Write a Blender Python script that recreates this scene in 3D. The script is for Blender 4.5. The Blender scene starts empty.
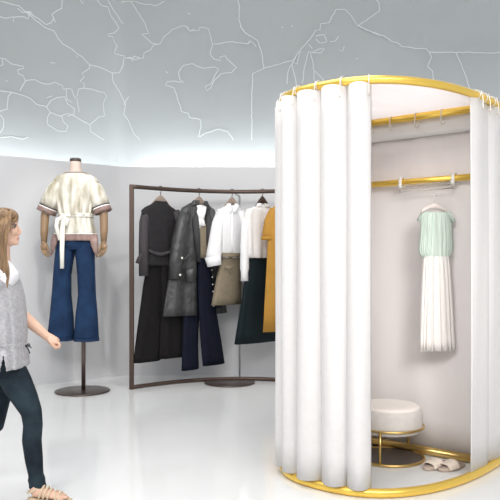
import bpy, math, random
from mathutils import Vector, Matrix
random.seed(7)
scene = bpy.context.scene
COL = scene.collection
F, HY, CH = 700.0, 263.0, 1.3          # focal length in pixels, horizon row, eye height

def P(px, py, Y):
    return Vector(((px-250)/F*Y, Y, CH+(HY-py)/F*Y))

# ------------------------------------------------------------------ materials
def mat(name, col, rough=.6, metal=0., noise=0., nscale=40., bump=0., bscale=60., col2=None, spec=.5,
        sheen=0., stretch=None, trans=0., coat=0.):
    m = bpy.data.materials.new(name); m.use_nodes = True
    nt = m.node_tree; b = nt.nodes['Principled BSDF']
    b.inputs['Base Color'].default_value = (*col, 1)
    b.inputs['Roughness'].default_value = rough
    b.inputs['Metallic'].default_value = metal
    b.inputs['Specular IOR Level'].default_value = spec
    b.inputs['Sheen Weight'].default_value = sheen
    b.inputs['Coat Weight'].default_value = coat
    if rough >= .74: b.inputs['Specular IOR Level'].default_value = .2
    tc = nt.nodes.new('ShaderNodeTexCoord'); mp = nt.nodes.new('ShaderNodeMapping')
    nt.links.new(tc.outputs['Object'], mp.inputs['Vector'])
    if stretch: mp.inputs['Scale'].default_value = stretch
    if noise > 0 or col2:
        n = nt.nodes.new('ShaderNodeTexNoise'); n.inputs['Scale'].default_value = nscale
        n.inputs['Detail'].default_value = 4
        nt.links.new(mp.outputs[0], n.inputs['Vector'])
        r = nt.nodes.new('ShaderNodeValToRGB')
        r.color_ramp.elements[0].position = .35; r.color_ramp.elements[1].position = .65
        c2 = col2 or tuple(max(0, c*(1-noise)) for c in col)
        r.color_ramp.elements[0].color = (*c2, 1); r.color_ramp.elements[1].color = (*col, 1)
        nt.links.new(n.outputs['Fac'], r.inputs[0]); nt.links.new(r.outputs[0], b.inputs['Base Color'])
    if bump > 0:
        n2 = nt.nodes.new('ShaderNodeTexNoise'); n2.inputs['Scale'].default_value = bscale
        n2.inputs['Detail'].default_value = 3
        nt.links.new(mp.outputs[0], n2.inputs['Vector'])
        bp = nt.nodes.new('ShaderNodeBump'); bp.inputs['Strength'].default_value = bump
        bp.inputs['Distance'].default_value = .01
        nt.links.new(n2.outputs['Fac'], bp.inputs['Height']); nt.links.new(bp.outputs[0], b.inputs['Normal'])
    if trans > 0:
        out = nt.nodes['Material Output']; mx = nt.nodes.new('ShaderNodeMixShader'); t = nt.nodes.new('ShaderNodeBsdfTranslucent')
        t.inputs[0].default_value = (*col, 1); mx.inputs[0].default_value = trans
        nt.links.new(b.outputs[0], mx.inputs[1]); nt.links.new(t.outputs[0], mx.inputs[2]); nt.links.new(mx.outputs[0], out.inputs[0])
    return m

M = {}
M['floor'] = mat('polished_floor', (.80, .81, .81), .085, noise=.03, nscale=2.5, spec=.5, bump=.02, bscale=3)
M['wall'] = mat('grey_wall_paint', (.60, .605, .62), .7, noise=.02, nscale=1.5)
M['mural'] = mat('mural_paint', (.315, .335, .34), .75, noise=.03, nscale=1.2)
M['line'] = mat('mural_line_paint', (.54, .565, .57), .7)
M['ceiling'] = mat('ceiling_paint', (.8, .8, .8), .8)
M['gold'] = mat('brushed_gold', (.95, .65, .13), .30, 0.85, bump=.03, bscale=200)
M['gold2'] = mat('satin_gold', (.62, .43, .16), .28, .95)
M['bronze'] = mat('bronze_tube', (.095, .065, .052), .38, .7)
M['plate'] = mat('bronze_plate', (.13, .10, .09), .28, .75)
M['curtain'] = mat('white_curtain', (.75, .735, .728), .8, noise=.03, nscale=30, bump=.05, bscale=120, trans=.10)
M['lining'] = mat('lining_cloth', (.95, .905, .895), .85, noise=.03, nscale=8, stretch=(1, 1, .3), trans=.1)
M['canopy'] = mat('canopy_cloth', (.92, .89, .89), .8, trans=.6)
M['header'] = mat('header_cloth', (.97, .96, .96), .8, trans=.15)
M['plastic'] = mat('white_plastic', (.85, .82, .80), .35)
M['hookm'] = mat('hook_steel', (.68, .64, .60), .35, .2)
M['clip'] = mat('clip_white', (.9, .88, .84), .35)
M['velvet'] = mat('stool_velvet', (.66, .625, .59), .9, noise=.06, nscale=25, sheen=.3, bump=.05)
M['seat'] = mat('stool_top', (.88, .81, .76), .9, sheen=.3, bump=.05)
M['dark'] = mat('smoked_plate', (.09, .075, .07), .3)
M['slipper'] = mat('slipper_cloth', (.80, .70, .60), .85, noise=.15, nscale=80, bump=.1, bscale=200)
M['sole'] = mat('slipper_sole', (.50, .40, .33), .8)
M['insole'] = mat('slipper_insole', (.36, .28, .24), .9)
M['mint'] = mat('mint_pleat', (.66, .76, .685), .8, noise=.18, nscale=20, stretch=(6, 6, .3))  # pleat valley shade put into the colour as darker upright streaks
M['skirtw'] = mat('white_pleat', (.87, .83, .80), .8, noise=.04, nscale=20, stretch=(6, 6, .3))
M['wood'] = mat('hanger_wood', (.36, .28, .23), .5, noise=.2, nscale=15, stretch=(1, 1, 6))
M['woodw'] = mat('hanger_pale', (.80, .72, .68), .5)
M['steel'] = mat('steel_wire', (.55, .55, .56), .3, .9)
M['rod'] = mat('pale_steel_rod', (.55, .55, .56), .4, .5)
M['charcoal'] = mat('charcoal_knit', (.024, .0225, .0245), .76, noise=.2, nscale=30, bump=.1)
M['sleevegrey'] = mat('charcoal_sleeve', (.062, .056, .061), .76, noise=.15, nscale=30)
M['black'] = mat('black_cloth', (.010, .009, .009), .85, noise=.2, nscale=25)
M['coat'] = mat('waxed_grey_coat', (.055, .056, .058), .40, noise=.5, nscale=14, bump=1.0, bscale=22, spec=.6)
M['coatdark'] = mat('coat_lining', (.02, .02, .022), .6)
M['navy'] = mat('navy_cloth', (.006, .008, .020), .85, noise=.2, nscale=20)
M['cream'] = mat('cream_blouse', (.80, .77, .70), .7, noise=.12, nscale=20, bump=.2)
M['khaki'] = mat('khaki_cotton', (.28, .235, .165), .8, noise=.12, nscale=18, bump=.15)
M['shirt'] = mat('white_shirt', (.88, .88, .89), .75, noise=.03, nscale=20, bump=.3, bscale=22)
M['blousew'] = mat('white_blouse', (.82, .80, .79), .75, noise=.05, nscale=16, bump=.3, bscale=25, stretch=(4, 4, .5))
M['teal'] = mat('dark_teal_cloth', (.010, .018, .022), .8, noise=.15, nscale=20)
M['mustard'] = mat('mustard_cloth', (.50, .26, .050), .8, noise=.12, nscale=10, bump=.1)
M['ivory'] = mat('ivory_satin', (.82, .80, .73), .34, col2=(.40, .36, .26), nscale=9, bump=.5, bscale=16, stretch=(1.6, 1.6, .5))  # tan pattern, deepened to put fold shade into the colour
M['ivorypl'] = mat('ivory_satin_plain', (.84, .82, .74), .42, bump=.2, bscale=18)
M['trimbr'] = mat('brown_band', (.30, .20, .175), .4, noise=.3, nscale=14)
M['darkband'] = mat('dark_edge', (.06, .04, .04), .5)
M['whiteb'] = mat('white_edge', (.9, .9, .88), .5)
M['denim'] = mat('blue_denim', (.015, .040, .098), .85, col2=(.009, .025, .066), nscale=7, bump=.08, bscale=150)
M['denimdk'] = mat('denim_seam', (.016, .035, .085), .8)
M['mwood'] = mat('mannequin_wood', (.30, .19, .105), .35, noise=.2, nscale=12, stretch=(1, 1, .3))
M['mskin'] = mat('mannequin_neck', (.62, .50, .43), .5)
M['cap'] = mat('neck_cap', (.10, .085, .08), .3, .6)
M['skin'] = mat('skin', (.66, .42, .31), .5, noise=.06, nscale=12)
M['hair'] = mat('hair', (.31, .19, .095), .5, col2=(.14, .082, .042), nscale=22, stretch=(3, 3, .35))
M['lip'] = mat('lip', (.58, .29, .25), .45)
M['eye'] = mat('eye_white', (.5, .46, .44), .3)
M['iris'] = mat('iris', (.06, .06, .07), .2)
M['lash'] = mat('lash', (.06, .04, .03), .6)
M['gblouse'] = mat('grey_linen', (.44, .435, .455), .85, noise=.22, nscale=60, bump=.7, bscale=11)
M['cami'] = mat('white_cotton', (.84, .83, .86), .8)
M['cord'] = mat('black_cord', (.03, .03, .035), .7)
M['jeans'] = mat('dark_jeans', (.022, .037, .048), .85, col2=(.006, .010, .017), nscale=6, bump=.3, bscale=30)
M['sandal'] = mat('beige_leather', (.62, .50, .35), .5)
M['glass'] = mat('clear_acrylic', (.95, .94, .92), .08)
M['glass'].node_tree.nodes['Principled BSDF'].inputs['Transmission Weight'].default_value = .85
M['glass'].node_tree.nodes['Principled BSDF'].inputs['IOR'].default_value = 1.2
M['white_btn'] = mat('button', (.8, .78, .72), .4)
M['nail'] = mat('nail', (.75, .5, .43), .3)

# ------------------------------------------------------------------ mesh building
class MB:
    def __init__(s): s.v = []; s.f = []; s.m = []
    def add(s, vs, fs, mi=0):
        o = len(s.v); s.v += [Vector(v) for v in vs]; s.f += [tuple(i+o for i in f) for f in fs]; s.m += [mi]*len(fs); return s
    def rings(s, rr, closed=True, cap0=False, cap1=False, mi=0, skip=None, loop=False):
        n = len(rr[0]); vs = [p for r in rr for p in r]; fs = []
        R = len(rr)
        for i in range(R if loop else R-1):
            for j in range(n if closed else n-1):
                if skip and skip(i, j): continue
                a = i*n+j; b = i*n+(j+1) % n; i2 = (i+1) % R
                fs.append((a, b, i2*n+(j+1) % n, i2*n+j))
        if cap0: fs.append(tuple(range(n))[::-1])
        if cap1: fs.append(tuple((R-1)*n+j for j in range(n)))
        return s.add(vs, fs, mi)
    def tube(s, path, r, n=10, loop=False, mi=0, caps=True):
        path = [Vector(p) for p in path]; N = len(path); rr = []; prev = None
        for i, p in enumerate(path):
            if loop: t = path[(i+1) % N]-path[i-1]
            else: t = path[min(i+1, N-1)]-path[max(i-1, 0)]
            t.normalize()
            if prev is None:
                up = Vector((0, 0, 1)) if abs(t.z) < .9 else Vector((0, 1, 0)); u = t.cross(up).normalized()
            else: u = (prev-t*prev.dot(t)).normalized()
            prev = u; w = t.cross(u); ri = r[i] if isinstance(r, (list, tuple)) else r
            rr.append([p+u*math.cos(2*math.pi*k/n)*ri+w*math.sin(2*math.pi*k/n)*ri for k in range(n)])
        return s.rings(rr, True, caps and not loop, caps and not loop, mi, loop=loop)
    def ptube(s, pts, n=16, caps=True, mi=0, e=2.0):
        """pixel-measured limb: (x, y, distance, half width px, half depth m)"""
        C = [P(a[0], a[1], a[2]) for a in pts]; rr = []; N = len(C)
        for i, c in enumerate(C):
            t = (C[min(i+1, N-1)]-C[max(i-1, 0)]).normalized()
            S = t.cross(Vector((0, 1, 0))).normalized(); D = S.cross(t)
            w = pts[i][3]*pts[i][2]/F; d = pts[i][4] if len(pts[i]) > 4 else w
            rr.append([c+S*w*sgp(math.cos(q), 2/e)+D*d*sgp(math.sin(q), 2/e) for q in [2*math.pi*k/n for k in range(n)]])
        return s.rings(rr, True, caps, caps, mi)
    def ell(s, c, r, nu=20, nv=12, rot=None, mi=0):
        c = Vector(c); R = rot or Matrix.Identity(3); rr = []
        for i in range(nv+1):
            th = math.pi*(i+.02)/(nv+.04)
            rr.append([c+R@Vector((r[0]*math.sin(th)*math.cos(2*math.pi*k/nu), r[1]*math.sin(th)*math.sin(2*math.pi*k/nu), r[2]*math.cos(th))) for k in range(nu)])
        return s.rings(rr, True, True, True, mi)
    def box(s, c, d, rot=None, mi=0):
        c = Vector(c); R = rot or Matrix.Identity(3)
        vs = [c+R@Vector((x*d[0]/2, y*d[1]/2, z*d[2]/2)) for x in (-1, 1) for y in (-1, 1) for z in (-1, 1)]
        return s.add(vs, [(0, 1, 3, 2), (4, 6, 7, 5), (0, 4, 5, 1), (2, 3, 7, 6), (0, 2, 6, 4), (1, 5, 7, 3)], mi)
    def lathe(s, c, prof, n=40, sx=1, sy=1, mi=0):
        c = Vector(c)
        rr = [[c+Vector((r*sx*math.cos(2*math.pi*k/n), r*sy*math.sin(2*math.pi*k/n), z)) for k in range(n)] for r, z in prof]
        return s.rings(rr, True, True, True, mi)

def sgp(v, p): return math.copysign(abs(v)**p, v)

def root_base(o):
    while o.parent: o = o.parent
    return o.location.copy()

def obj(name, mb, m, parent=None, smooth=True, solid=0., remesh=0., sub=0, smoothit=0, bevel=0., kind=None, label=None):
    me = bpy.data.meshes.new(name)
    if parent is None:
        xs = [v.x for v in mb.v]; ys = [v.y for v in mb.v]; zs = [v.z for v in mb.v]
        base = Vector(((min(xs)+max(xs))/2, (min(ys)+max(ys))/2, min(zs)))
    else: base = root_base(parent)
    me.from_pydata([v-base for v in mb.v], [], mb.f)
    for mm in (m if isinstance(m, list) else [m]): me.materials.append(mm)
    for p, i in zip(me.polygons, mb.m): p.material_index = i; p.use_smooth = smooth
    me.update()
    o = bpy.data.objects.new(name, me); COL.objects.link(o)
    if parent: o.parent = parent
    else: o.location = base
    if remesh:
        r = o.modifiers.new('Remesh', 'REMESH'); r.mode = 'VOXEL'; r.voxel_size = remesh; r.use_smooth_shade = True
    if smoothit:
        r = o.modifiers.new('Smooth', 'SMOOTH'); r.factor = .5; r.iterations = smoothit
    if solid:
        r = o.modifiers.new('Solid', 'SOLIDIFY'); r.thickness = solid; r.offset = 0
    if bevel:
        r = o.modifiers.new('Bevel', 'BEVEL'); r.width = bevel; r.segments = 3; r.limit_method = 'ANGLE'
    if sub:
        r = o.modifiers.new('Sub', 'SUBSURF'); r.levels = sub; r.render_levels = sub
    if kind: o['kind'] = kind
    if label: o['label'] = label
    return o

def tag(o, label, cat, group=None):
    o['label'] = label; o['category'] = cat
    if group: o['group'] = group
    return o

def thing(name, label, cat, base, group=None):
    o = bpy.data.objects.new(name, None); COL.objects.link(o); o.location = base
    o.empty_display_size = .1
    return tag(o, label, cat, group)

def lerp(a, b, t): return a+(b-a)*t

def rows_dense(rows, k=4):
    out = []
    for i in range(len(rows)-1):
        for q in range(k):
            t = q/k; out.append(tuple(lerp(x, y, t) for x, y in zip(rows[i], rows[i+1])))
    out.append(rows[-1]); return out

def cloth(mb, rows, Y, ry, fold=.03, freq=9, ph=0., shear=0., n=64, arc=None, e=2.3, fold0=0., mi=0, dense=4, skip=None, foldp=1.0):
    """a hanging garment: rows (y, left, right[, depth factor]) measured in pixels at distance Y; real width and depth"""
    rows = [tuple(r)+((1.0,) if len(r) == 3 else ()) for r in rows]
    rows = rows_dense(rows, dense); y0, y1 = rows[0][0], rows[-1][0]
    xc = (rows[-1][1]+rows[-1][2])/2; Xc = (xc-250)/F*Y; rr = []
    a0, a1 = arc if arc else (0, 2*math.pi)
    cnt = n if not arc else n+1
    for (y, l, r, df) in rows:
        c = P((l+r)/2, y, Y); rx = (r-l)/2/F*Y; d = ry*df; t = (y-y0)/(y1-y0)
        am = fold0+(fold-fold0)*t**foldp; ring = []
        for k in range(cnt):
            q = a0+(a1-a0)*k/n
            m = 1+am*(math.sin(freq*q+ph+.6*math.sin(3*q+t))*.75+.35*math.sin(freq*1.7*q+2.1*ph))
            x = rx*sgp(math.cos(q), 2/e)*(1+(m-1)*.35); yy = d*sgp(math.sin(q), 2/e)*(1+(m-1)*2.2)
            p = c+Vector((x, yy, 0)); p.y += (p.x-Xc)*shear
            ring.append(p)
        rr.append(ring)
    mb.rings(rr, arc is None, False, False, mi, skip)
    return mb

def sm(pts, k=6, loop=False):
    """Catmull-Rom through points"""
    pts = [Vector(p) for p in pts]; N = len(pts); out = []
    rng = range(N) if loop else range(N-1)
    for i in rng:
        p0 = pts[(i-1) % N] if loop or i > 0 else pts[0]; p1 = pts[i]; p2 = pts[(i+1) % N]; p3 = pts[(i+2) % N] if loop or i+2 < N else pts[-1]
        for q in range(k):
            t = q/k
            out.append(.5*((2*p1)+(p2-p0)*t+(2*p0-5*p1+4*p2-p3)*t*t+(3*p1-p0-3*p2+p3)*t**3))
    if not loop: out.append(pts[-1])
    return out

# ------------------------------------------------------------------ the room
fb = MB(); fb.box((.5, 4.0, -.05), (12, 11, .1)); obj('floor', fb, M['floor'], smooth=False, kind='structure')
cb = MB(); cb.box((.5, 3.2, 4.75), (12, 12.6, .1)); obj('ceiling', cb, M['ceiling'], smooth=False, kind='structure')

K = Vector((-1.446, 8.1)); dl = Vector((-1.11, -.89)).normalized(); nl = Vector((-.626, .78))
LE = K+dl*4.6
def corner_path(off):
    """front line of the wall, left end -> right end, rounded at the corner"""
    # offset corner
    Yb = 8.1+off; Kx = (nl.dot(K)+off-nl.y*Yb)/nl.x
    C = Vector((Kx, Yb)); a = C+dl*.13; b = C+Vector((.13, 0)); pts = [C+dl*4.6]
    for i in range(9):
        t = i/8; pts.append(a*(1-t)**2+C*2*t*(1-t)+b*t*t)
    pts.append(Vector((6.2, Yb))); return pts
def wall_strip(mb, off0, off1, z0, z1):
    f = corner_path(off0); b = corner_path(off1); rr = []
    for p, q in zip(f, b):
        rr.append([(p.x, p.y, z0), (p.x, p.y, z1), (q.x, q.y, z1), (q.x, q.y, z0)])
    mb.rings([[Vector(v) for v in r] for r in rr], True, True, True)
    return mb
ww = wall_strip(MB(), 0, .10, 0, 2.41)
obj('wall_back', ww, M['wall'], smooth=False, kind='structure')
tr = wall_strip(MB(), .10, .42, 2.10, 2.14)
obj('cove_light_stop_1', tr, M['wall'], smooth=False, kind='structure')  # unseen trough floor, added to stop cove light spilling down
bbd = wall_strip(MB(), -.008, 0.02, 0, .05)
obj('baseboard_back', bbd, M['wall'], smooth=False, kind='structure')
mw = wall_strip(MB(), .42, .55, 0, 4.72)

# painted country outlines lie on the upper wall
mpath = corner_path(.42)
def on_mural(px, py):
    d = (px-250)/F
    for a, b in zip(mpath[:-1], mpath[1:]):
        ra = a.x-d*a.y; rb = b.x-d*b.y
        if ra <= 0 <= rb or rb <= 0 <= ra:
            t = ra/(ra-rb) if ra != rb else 0
            q = a.lerp(b, t); tdir = (b-a).normalized()
            nn = Vector((tdir.y, -tdir.x))
            if nn.y > 0: nn = -nn
            return Vector((q.x, q.y, CH+(HY-py)/F*q.y)), Vector((nn.x, nn.y, 0)), Vector((tdir.x, tdir.y, 0))
    return None
LOFF = [0]
LINES = {
 (0, 0): [
  [(0,5),(30,12),(70,22),(90,42),(108,55),(125,72),(160,98),(192,110),(208,138),(225,158),(258,176),(280,195),(302,212),(320,232),(350,238),(375,248),(400,260),(426,260),(440,232),(444,205),(470,210),(480,200),(500,208)],
  [(0,60),(25,65),(48,60),(48,78)], [(48,62),(85,60),(100,68),(108,45),(85,40)], [(62,30),(80,45),(110,42),(118,58)],
  [(222,0),(220,30),(200,40),(185,52),(192,65),(182,82),(165,88),(148,75),(125,60),(110,50),(90,42)], [(185,52),(198,80)],
  [(345,0),(362,20),(385,25),(392,50),(410,75),(425,100),(408,118),(385,122),(385,130),(402,130),(408,150),(418,165),(408,192),(444,200)],
  [(385,0),(400,28),(425,65),(440,85)],
  [(0,208),(18,210),(45,230),(82,236),(85,244),(62,250),(66,264),(82,270),(90,290),(78,310),(70,325)],
  [(0,235),(10,232),(8,212)],
  [(90,288),(125,285),(150,298),(180,300),(195,293),(222,305),(225,318),(255,318),(262,340),(275,355),(282,400)],
  [(0,325),(40,330),(85,342),(108,352),(130,372),(165,382),(178,400),(215,415),(245,405),(265,415),(290,430),(320,445),(340,430),(350,418),(372,415),(368,370),(380,345),(372,330),(345,325),(325,318),(300,315),(280,318),(275,345)],
  [(400,262),(405,295),(425,325),(440,355),(448,375),(442,410),(455,425)], [(460,345),(442,375)],
  [(165,382),(180,360),(205,348),(230,345),(240,370),(265,390),(262,408),(240,415)],
  [(178,402),(168,420),(170,445),(190,458),(205,468),(235,470),(242,450),(225,435),(220,415)],
  [(0,410),(12,425),(12,455),(0,475)], [(0,398),(25,390),(28,345),(40,332)],
  [(320,232),(318,245),(292,262),(300,275),(285,290),(300,300),(298,318)], [(235,320),(238,355),(255,365)],
  [(320,447),(322,470),(350,488),(370,500)], [(0,492),(40,488),(80,498),(100,490)], [(165,350),(185,343)], [(455,425),(480,480),(500,500)],
  [(272,198),(276,206)], [(20,288),(26,292)], [(178,224),(196,226)], [(284,0),(296,14)]],
 (110, 0): [
  [(40,8),(80,5),(120,15),(170,20),(195,5)],
  [(75,8),(105,50),(125,85),(140,120),(112,122),(150,155),(180,158),(195,130),(225,105),(265,92),(280,100),(285,112),(318,110),(320,98),(350,102),(360,130),(366,158),(400,155),(440,150),(490,158),(500,145)],
  [(180,158),(155,162),(145,180),(122,190),(120,208),(85,215),(75,205),(55,208)], [(72,205),(80,220),(88,202)],
  [(366,158),(358,195),(372,212),(395,218),(392,205),(410,200),(430,222),(452,242),(435,260),(395,265),(375,285),(360,315),(345,325),(340,310),(360,300),(388,248),(375,240),(335,245),(295,228),(262,235),(245,260),(250,285),(265,295),(230,290),(205,292),(198,305),(230,315),(240,350),(252,380),(255,398),(280,405),(285,420),(322,428),(325,455),(315,490)],
  [(320,490),(345,475),(390,462),(420,470),(440,500)], [(455,0),(462,20),(460,70),(475,110),(500,130)],
  [(278,48),(286,52)], [(200,255),(206,262)], [(270,92),(285,112),(300,105)]],
 (240, 0): [
  [(0,95),(20,120),(62,145),(75,180),(85,245)], [(0,155),(30,158),(40,148),(58,168)],
  [(45,265),(85,245),(135,232),(190,215),(215,180),(250,140),(268,110),(285,108),(288,85),(318,82),(342,35),(375,35),(395,55),(420,95)],
  [(45,262),(42,330),(42,500)], [(420,95),(440,80),(470,60),(498,40),(495,10),(485,0)], [(420,92),(450,108),(500,128)],
  [(200,200),(190,225),(205,230),(212,190),(222,185)], [(190,218),(172,255),(168,300)], [(185,225),(192,260),(205,320)],
  [(222,300),(230,240),(240,200),(245,185),(262,190),(290,190),(300,175),(285,175),(270,182),(252,190),(258,215),(265,255),(265,290)],
  [(270,130),(300,125),(310,150),(285,155),(270,140)], [(245,160),(258,175)], [(320,150),(340,148),(352,130)], [(355,180),(365,185),(372,165)],
  [(268,255),(300,290)], [(148,100),(154,98)], [(183,94),(190,96)], [(412,210),(420,212)]],
 (360, 0): [
  [(0,98),(40,115),(85,130),(112,150),(135,155),(150,168),(200,175),(235,175),(245,187),(330,188),(500,190),(800,194)],
  [(245,187),(255,205),(240,240),(258,255),(260,280),(270,330)], [(342,190),(358,225),(375,270),(388,310),(420,400)]],
}
for (ox, oy), polys in LINES.items():
    for pl in polys:
        # subdivide each stretch so the line follows the rounded corner
        pts = []
        for a, b in zip(pl[:-1], pl[1:]):
            k = max(1, int(math.dist(a, b)/12))
            for i in range(k):
                t = i/k; j = .0 if i == 0 else 1.6
                pts.append((lerp(a[0], b[0], t)+random.uniform(-j, j), lerp(a[1], b[1], t)+random.uniform(-j, j)))
        pts.append(pl[-1])
        hit = [on_mural(ox+x*.28, oy+y*.28) for x, y in pts]
        hit = [h for h in hit if h]
        LOFF[0] += 1; lo = .002+.00025*(LOFF[0] % 60); rr = []
        for i, (p, nn, td) in enumerate(hit):
            q = hit[min(i+1, len(hit)-1)][0]-hit[max(i-1, 0)][0]
            if q.length < 1e-6: continue
            s = q.normalized().cross(nn).normalized()*.0047
            rr.append([p+nn*lo+s, p+nn*lo-s])
        if len(rr) > 1: mw.rings(rr, False, mi=1)
obj('wall_upper', mw, [M['mural'], M['line']], smooth=False, kind='structure')

# ------------------------------------------------------------------ fitting booth
Mid = Vector((.925, 4.96)); U = Vector((.776, -.63)); V = Vector((-.63, -.776))
UC, UA, VA, NE = .205, .605, 1.065, 2.5
TAIL = .20
def ringpt(q, grow=0.):
    """q from 0 (right back corner) over pi/2 (front) to pi (left back corner)"""
    u = UC+(UA+grow)*sgp(math.cos(q), 2/NE); v = (VA+grow)*abs(math.sin(q))**(2/NE)
    w = Mid+U*u+V*v; return w
def arc_table(grow=0., n=3000):
    tb = [ringpt(math.pi*i/n, grow) for i in range(n+1)]; L = [0]
    k = 200; a = tb[0]; b = tb[-1]      # straight arms running back past the rails
    tb = [a-V*TAIL*(1-i/k) for i in range(k)]+tb+[b-V*TAIL*(i+1)/k for i in range(k)]
    for a, b in zip(tb[:-1], tb[1:]): L.append(L[-1]+(b-a).length)
    return tb, L
TB, LT = arc_table()
def at_len(s):
    import bisect
    i = max(1, min(len(LT)-1, bisect.bisect_left(LT, s))); t = (s-LT[i-1])/max(1e-9, LT[i]-LT[i-1])
    p = TB[i-1].lerp(TB[i], t); d = (TB[i]-TB[i-1]).normalized(); nrm = Vector((-d.y, d.x))
    if nrm.dot(p-(Mid+V*.4)) < 0: nrm = -nrm
    return p, nrm
def len_of_px(px, lo=0., hi=None):
    hi = hi or LT[-1]; best = None
    for i in range(len(TB)):
        if not lo <= LT[i] <= hi: continue
        x = 250+F*TB[i].x/TB[i].y
        if best is None or abs(x-px) < best[0]: best = (abs(x-px), LT[i])
    return best[1]
CL, CR = TB[-201], TB[200]; BL, BR = TB[-1], TB[0]
ZT, ZB, RT = 2.315, .026, .0235
# arc length at the apex nearest to the viewer
s_open_l = len_of_px(371, .5, 2.2); s_open_r = len_of_px(470, .0, 1.2)
print('RING', (250+F*BR.x/BR.y, 250+F*BL.x/BL.y, min(250+F*p.x/p.y for p in TB)), 'pts', [(round(250+F*TB[i].x/TB[i].y), round(HY+F*(CH-ZB)/TB[i].y), round(HY-F*(ZT-CH)/TB[i].y)) for i in range(0, 3001, 200)], LT[-1], s_open_l, s_open_r)

booth = thing('fitting_booth', 'free-standing curtained fitting booth with golden D-shaped tube frame on the glossy floor', 'fitting booth', (Mid.x+V.x*.4, Mid.y+V.y*.4, 0))
def ring_path(z):
    pts = [at_len(LT[-1]*i/120)[0] for i in range(121)]
    return [Vector((p.x, p.y, z)) for p in pts]
for nm, z in (('top_ring', ZT), ('base_ring', ZB)):
    m = MB(); m.tube(ring_path(z), RT if z > 1 else .0255, 16, loop=True); obj(nm, m, M['gold'], booth)
def chord(z, off=0., t0=0., t1=1.):
    a = CL.lerp(CR, t0)+V*off; b = CL.lerp(CR, t1)+V*off
    return [Vector((a.x, a.y, z)), Vector((b.x, b.y, z))]
for nm, z, r in (('back_rail', 2.30, .0235), ('garment_rail', 1.860, .021), ('base_rail', .030, .028)):
    m = MB(); m.tube(chord(z, .0), r, 16); obj(nm, m, M['gold'] if z > 1 else M['gold2'], booth)
for c in (BL, BR):
    m = MB(); m.tube([(c.x, c.y, 0.0), (c.x, c.y, ZT)], .016, 14); obj('post', m, M['gold'], booth)
m = MB()
top = [Vector((p.x, p.y, ZT+.012)) for p in [at_len(LT[-1]*i/80)[0] for i in range(81)]]
cen = Vector((Mid.x+V.x*.45, Mid.y+V.y*.45, ZT+.012))
rr = [[cen.lerp(p, t) for p in top] for t in (0.02, .35, .7, 1.)]
m.rings(rr, True); obj('canopy', m, M['canopy'], booth, solid=.004)

# back lining and its header
def flat_curtain(mb, z0, z1, off, amp, freq, t0=0.01, t1=.99, nz=10, nx=160, mi=0):
    rr = []
    for i in range(nz+1):
        z = lerp(z1, z0, i/nz); row = []
        for k in range(nx+1):
            t = lerp(t0, t1, k/nx); p = CL.lerp(CR, t)+V*(off+amp*math.sin(freq*t)*(0.4+.6*i/nz))
            row.append(Vector((p.x, p.y, z)))
        rr.append(row)
    mb.rings(rr, False, mi=mi); return mb
lin = obj('lining_curtain', flat_curtain(MB(), .006, 2.285, -.055, .006, 25), M['lining'], None, solid=.004)
tag(lin, 'blush white lining cloth hanging flat along the back of the booth', 'curtain')
hd = flat_curtain(MB(), 2.165, 2.29, -.034, .002, 30, nz=3)
hb = obj('header_strip', hd, M['header'], lin, solid=.003)

# curtains on the ring
def ring_curtain(name, label, s0, s1, lobe, amp, z0, z1, phase=0., base_off=.0, rings_at=(), flat=False):
    t = thing(name, label, 'curtain', (*at_len((s0+s1)/2)[0], z0), 'booth curtains')
    n = max(40, int((s1-s0)/.006)); nz = 14; rr = []
    for i in range(nz+1):
        z = lerp(z1, z0, i/nz); row = []
        for k in range(n+1):
            s = lerp(s0, s1, k/n); p, nr = at_len(s)
            w = (s-s0)/lobe+phase+.12*math.sin((s-s0)*9)
            sc = abs(math.sin(math.pi*w))**.75
            a = amp*(1.0 if not flat else .6)
            off = base_off+a*(sc-.35)+.004*math.sin(23*s+z*1.5)
            zz = z+(.012*(sc-.5) if i == 0 else (-.006*(sc-.5) if i == nz else 0))
            row.append(Vector((p.x+nr.x*off, p.y+nr.y*off, zz)))
        rr.append(row)
    m = MB(); m.rings(rr, False); obj('curtain_cloth', m, M['curtain'], t, solid=.005)
    for s in rings_at:
        p, nr = at_len(s); d = Vector((-nr.y, nr.x)); c = Vector((p.x, p.y, ZT))
        m = MB()
        m.tube([c+Vector((nr.x*math.cos(q)*.031, nr.y*math.cos(q)*.030, math.sin(q)*.030)) for q in [2*math.pi*k/20 for k in range(20)]], .0028, 8, loop=True)
        h = c+Vector((nr.x*.036, nr.y*.036, 0))
        m.tube([h+Vector((0, 0, .02)), h+Vector((nr.x*.012, nr.y*.012, -.03)), h+Vector((nr.x*.012, nr.y*.012, -.072)), h+Vector((nr.x*.02, nr.y*.02, -.085)), h+Vector((nr.x*.012, nr.y*.012, -.095)), h+Vector((0, 0, -.08))], .003, 8)
        obj('curtain_ring', m, M['hookm'], t)
    return t
lob = .155
sl = [s_open_l+.012]+[s_open_l+lob*(k+.02) for k in range(1, 9)]
ring_curtain('booth_curtain', 'white curtain in deep folds bunched on the left of the booth opening', s_open_l, LT[-1]-.06, lob, .068, .052, 2.292, 0, .008, sl)
ring_curtain('booth_curtain', 'smooth white curtain at the right edge of the booth opening', .04, s_open_r, .30, .020, .052, 2.295, .1, -.006, [s_open_r-.07, s_open_r-.17, s_open_r-.30])

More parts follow.
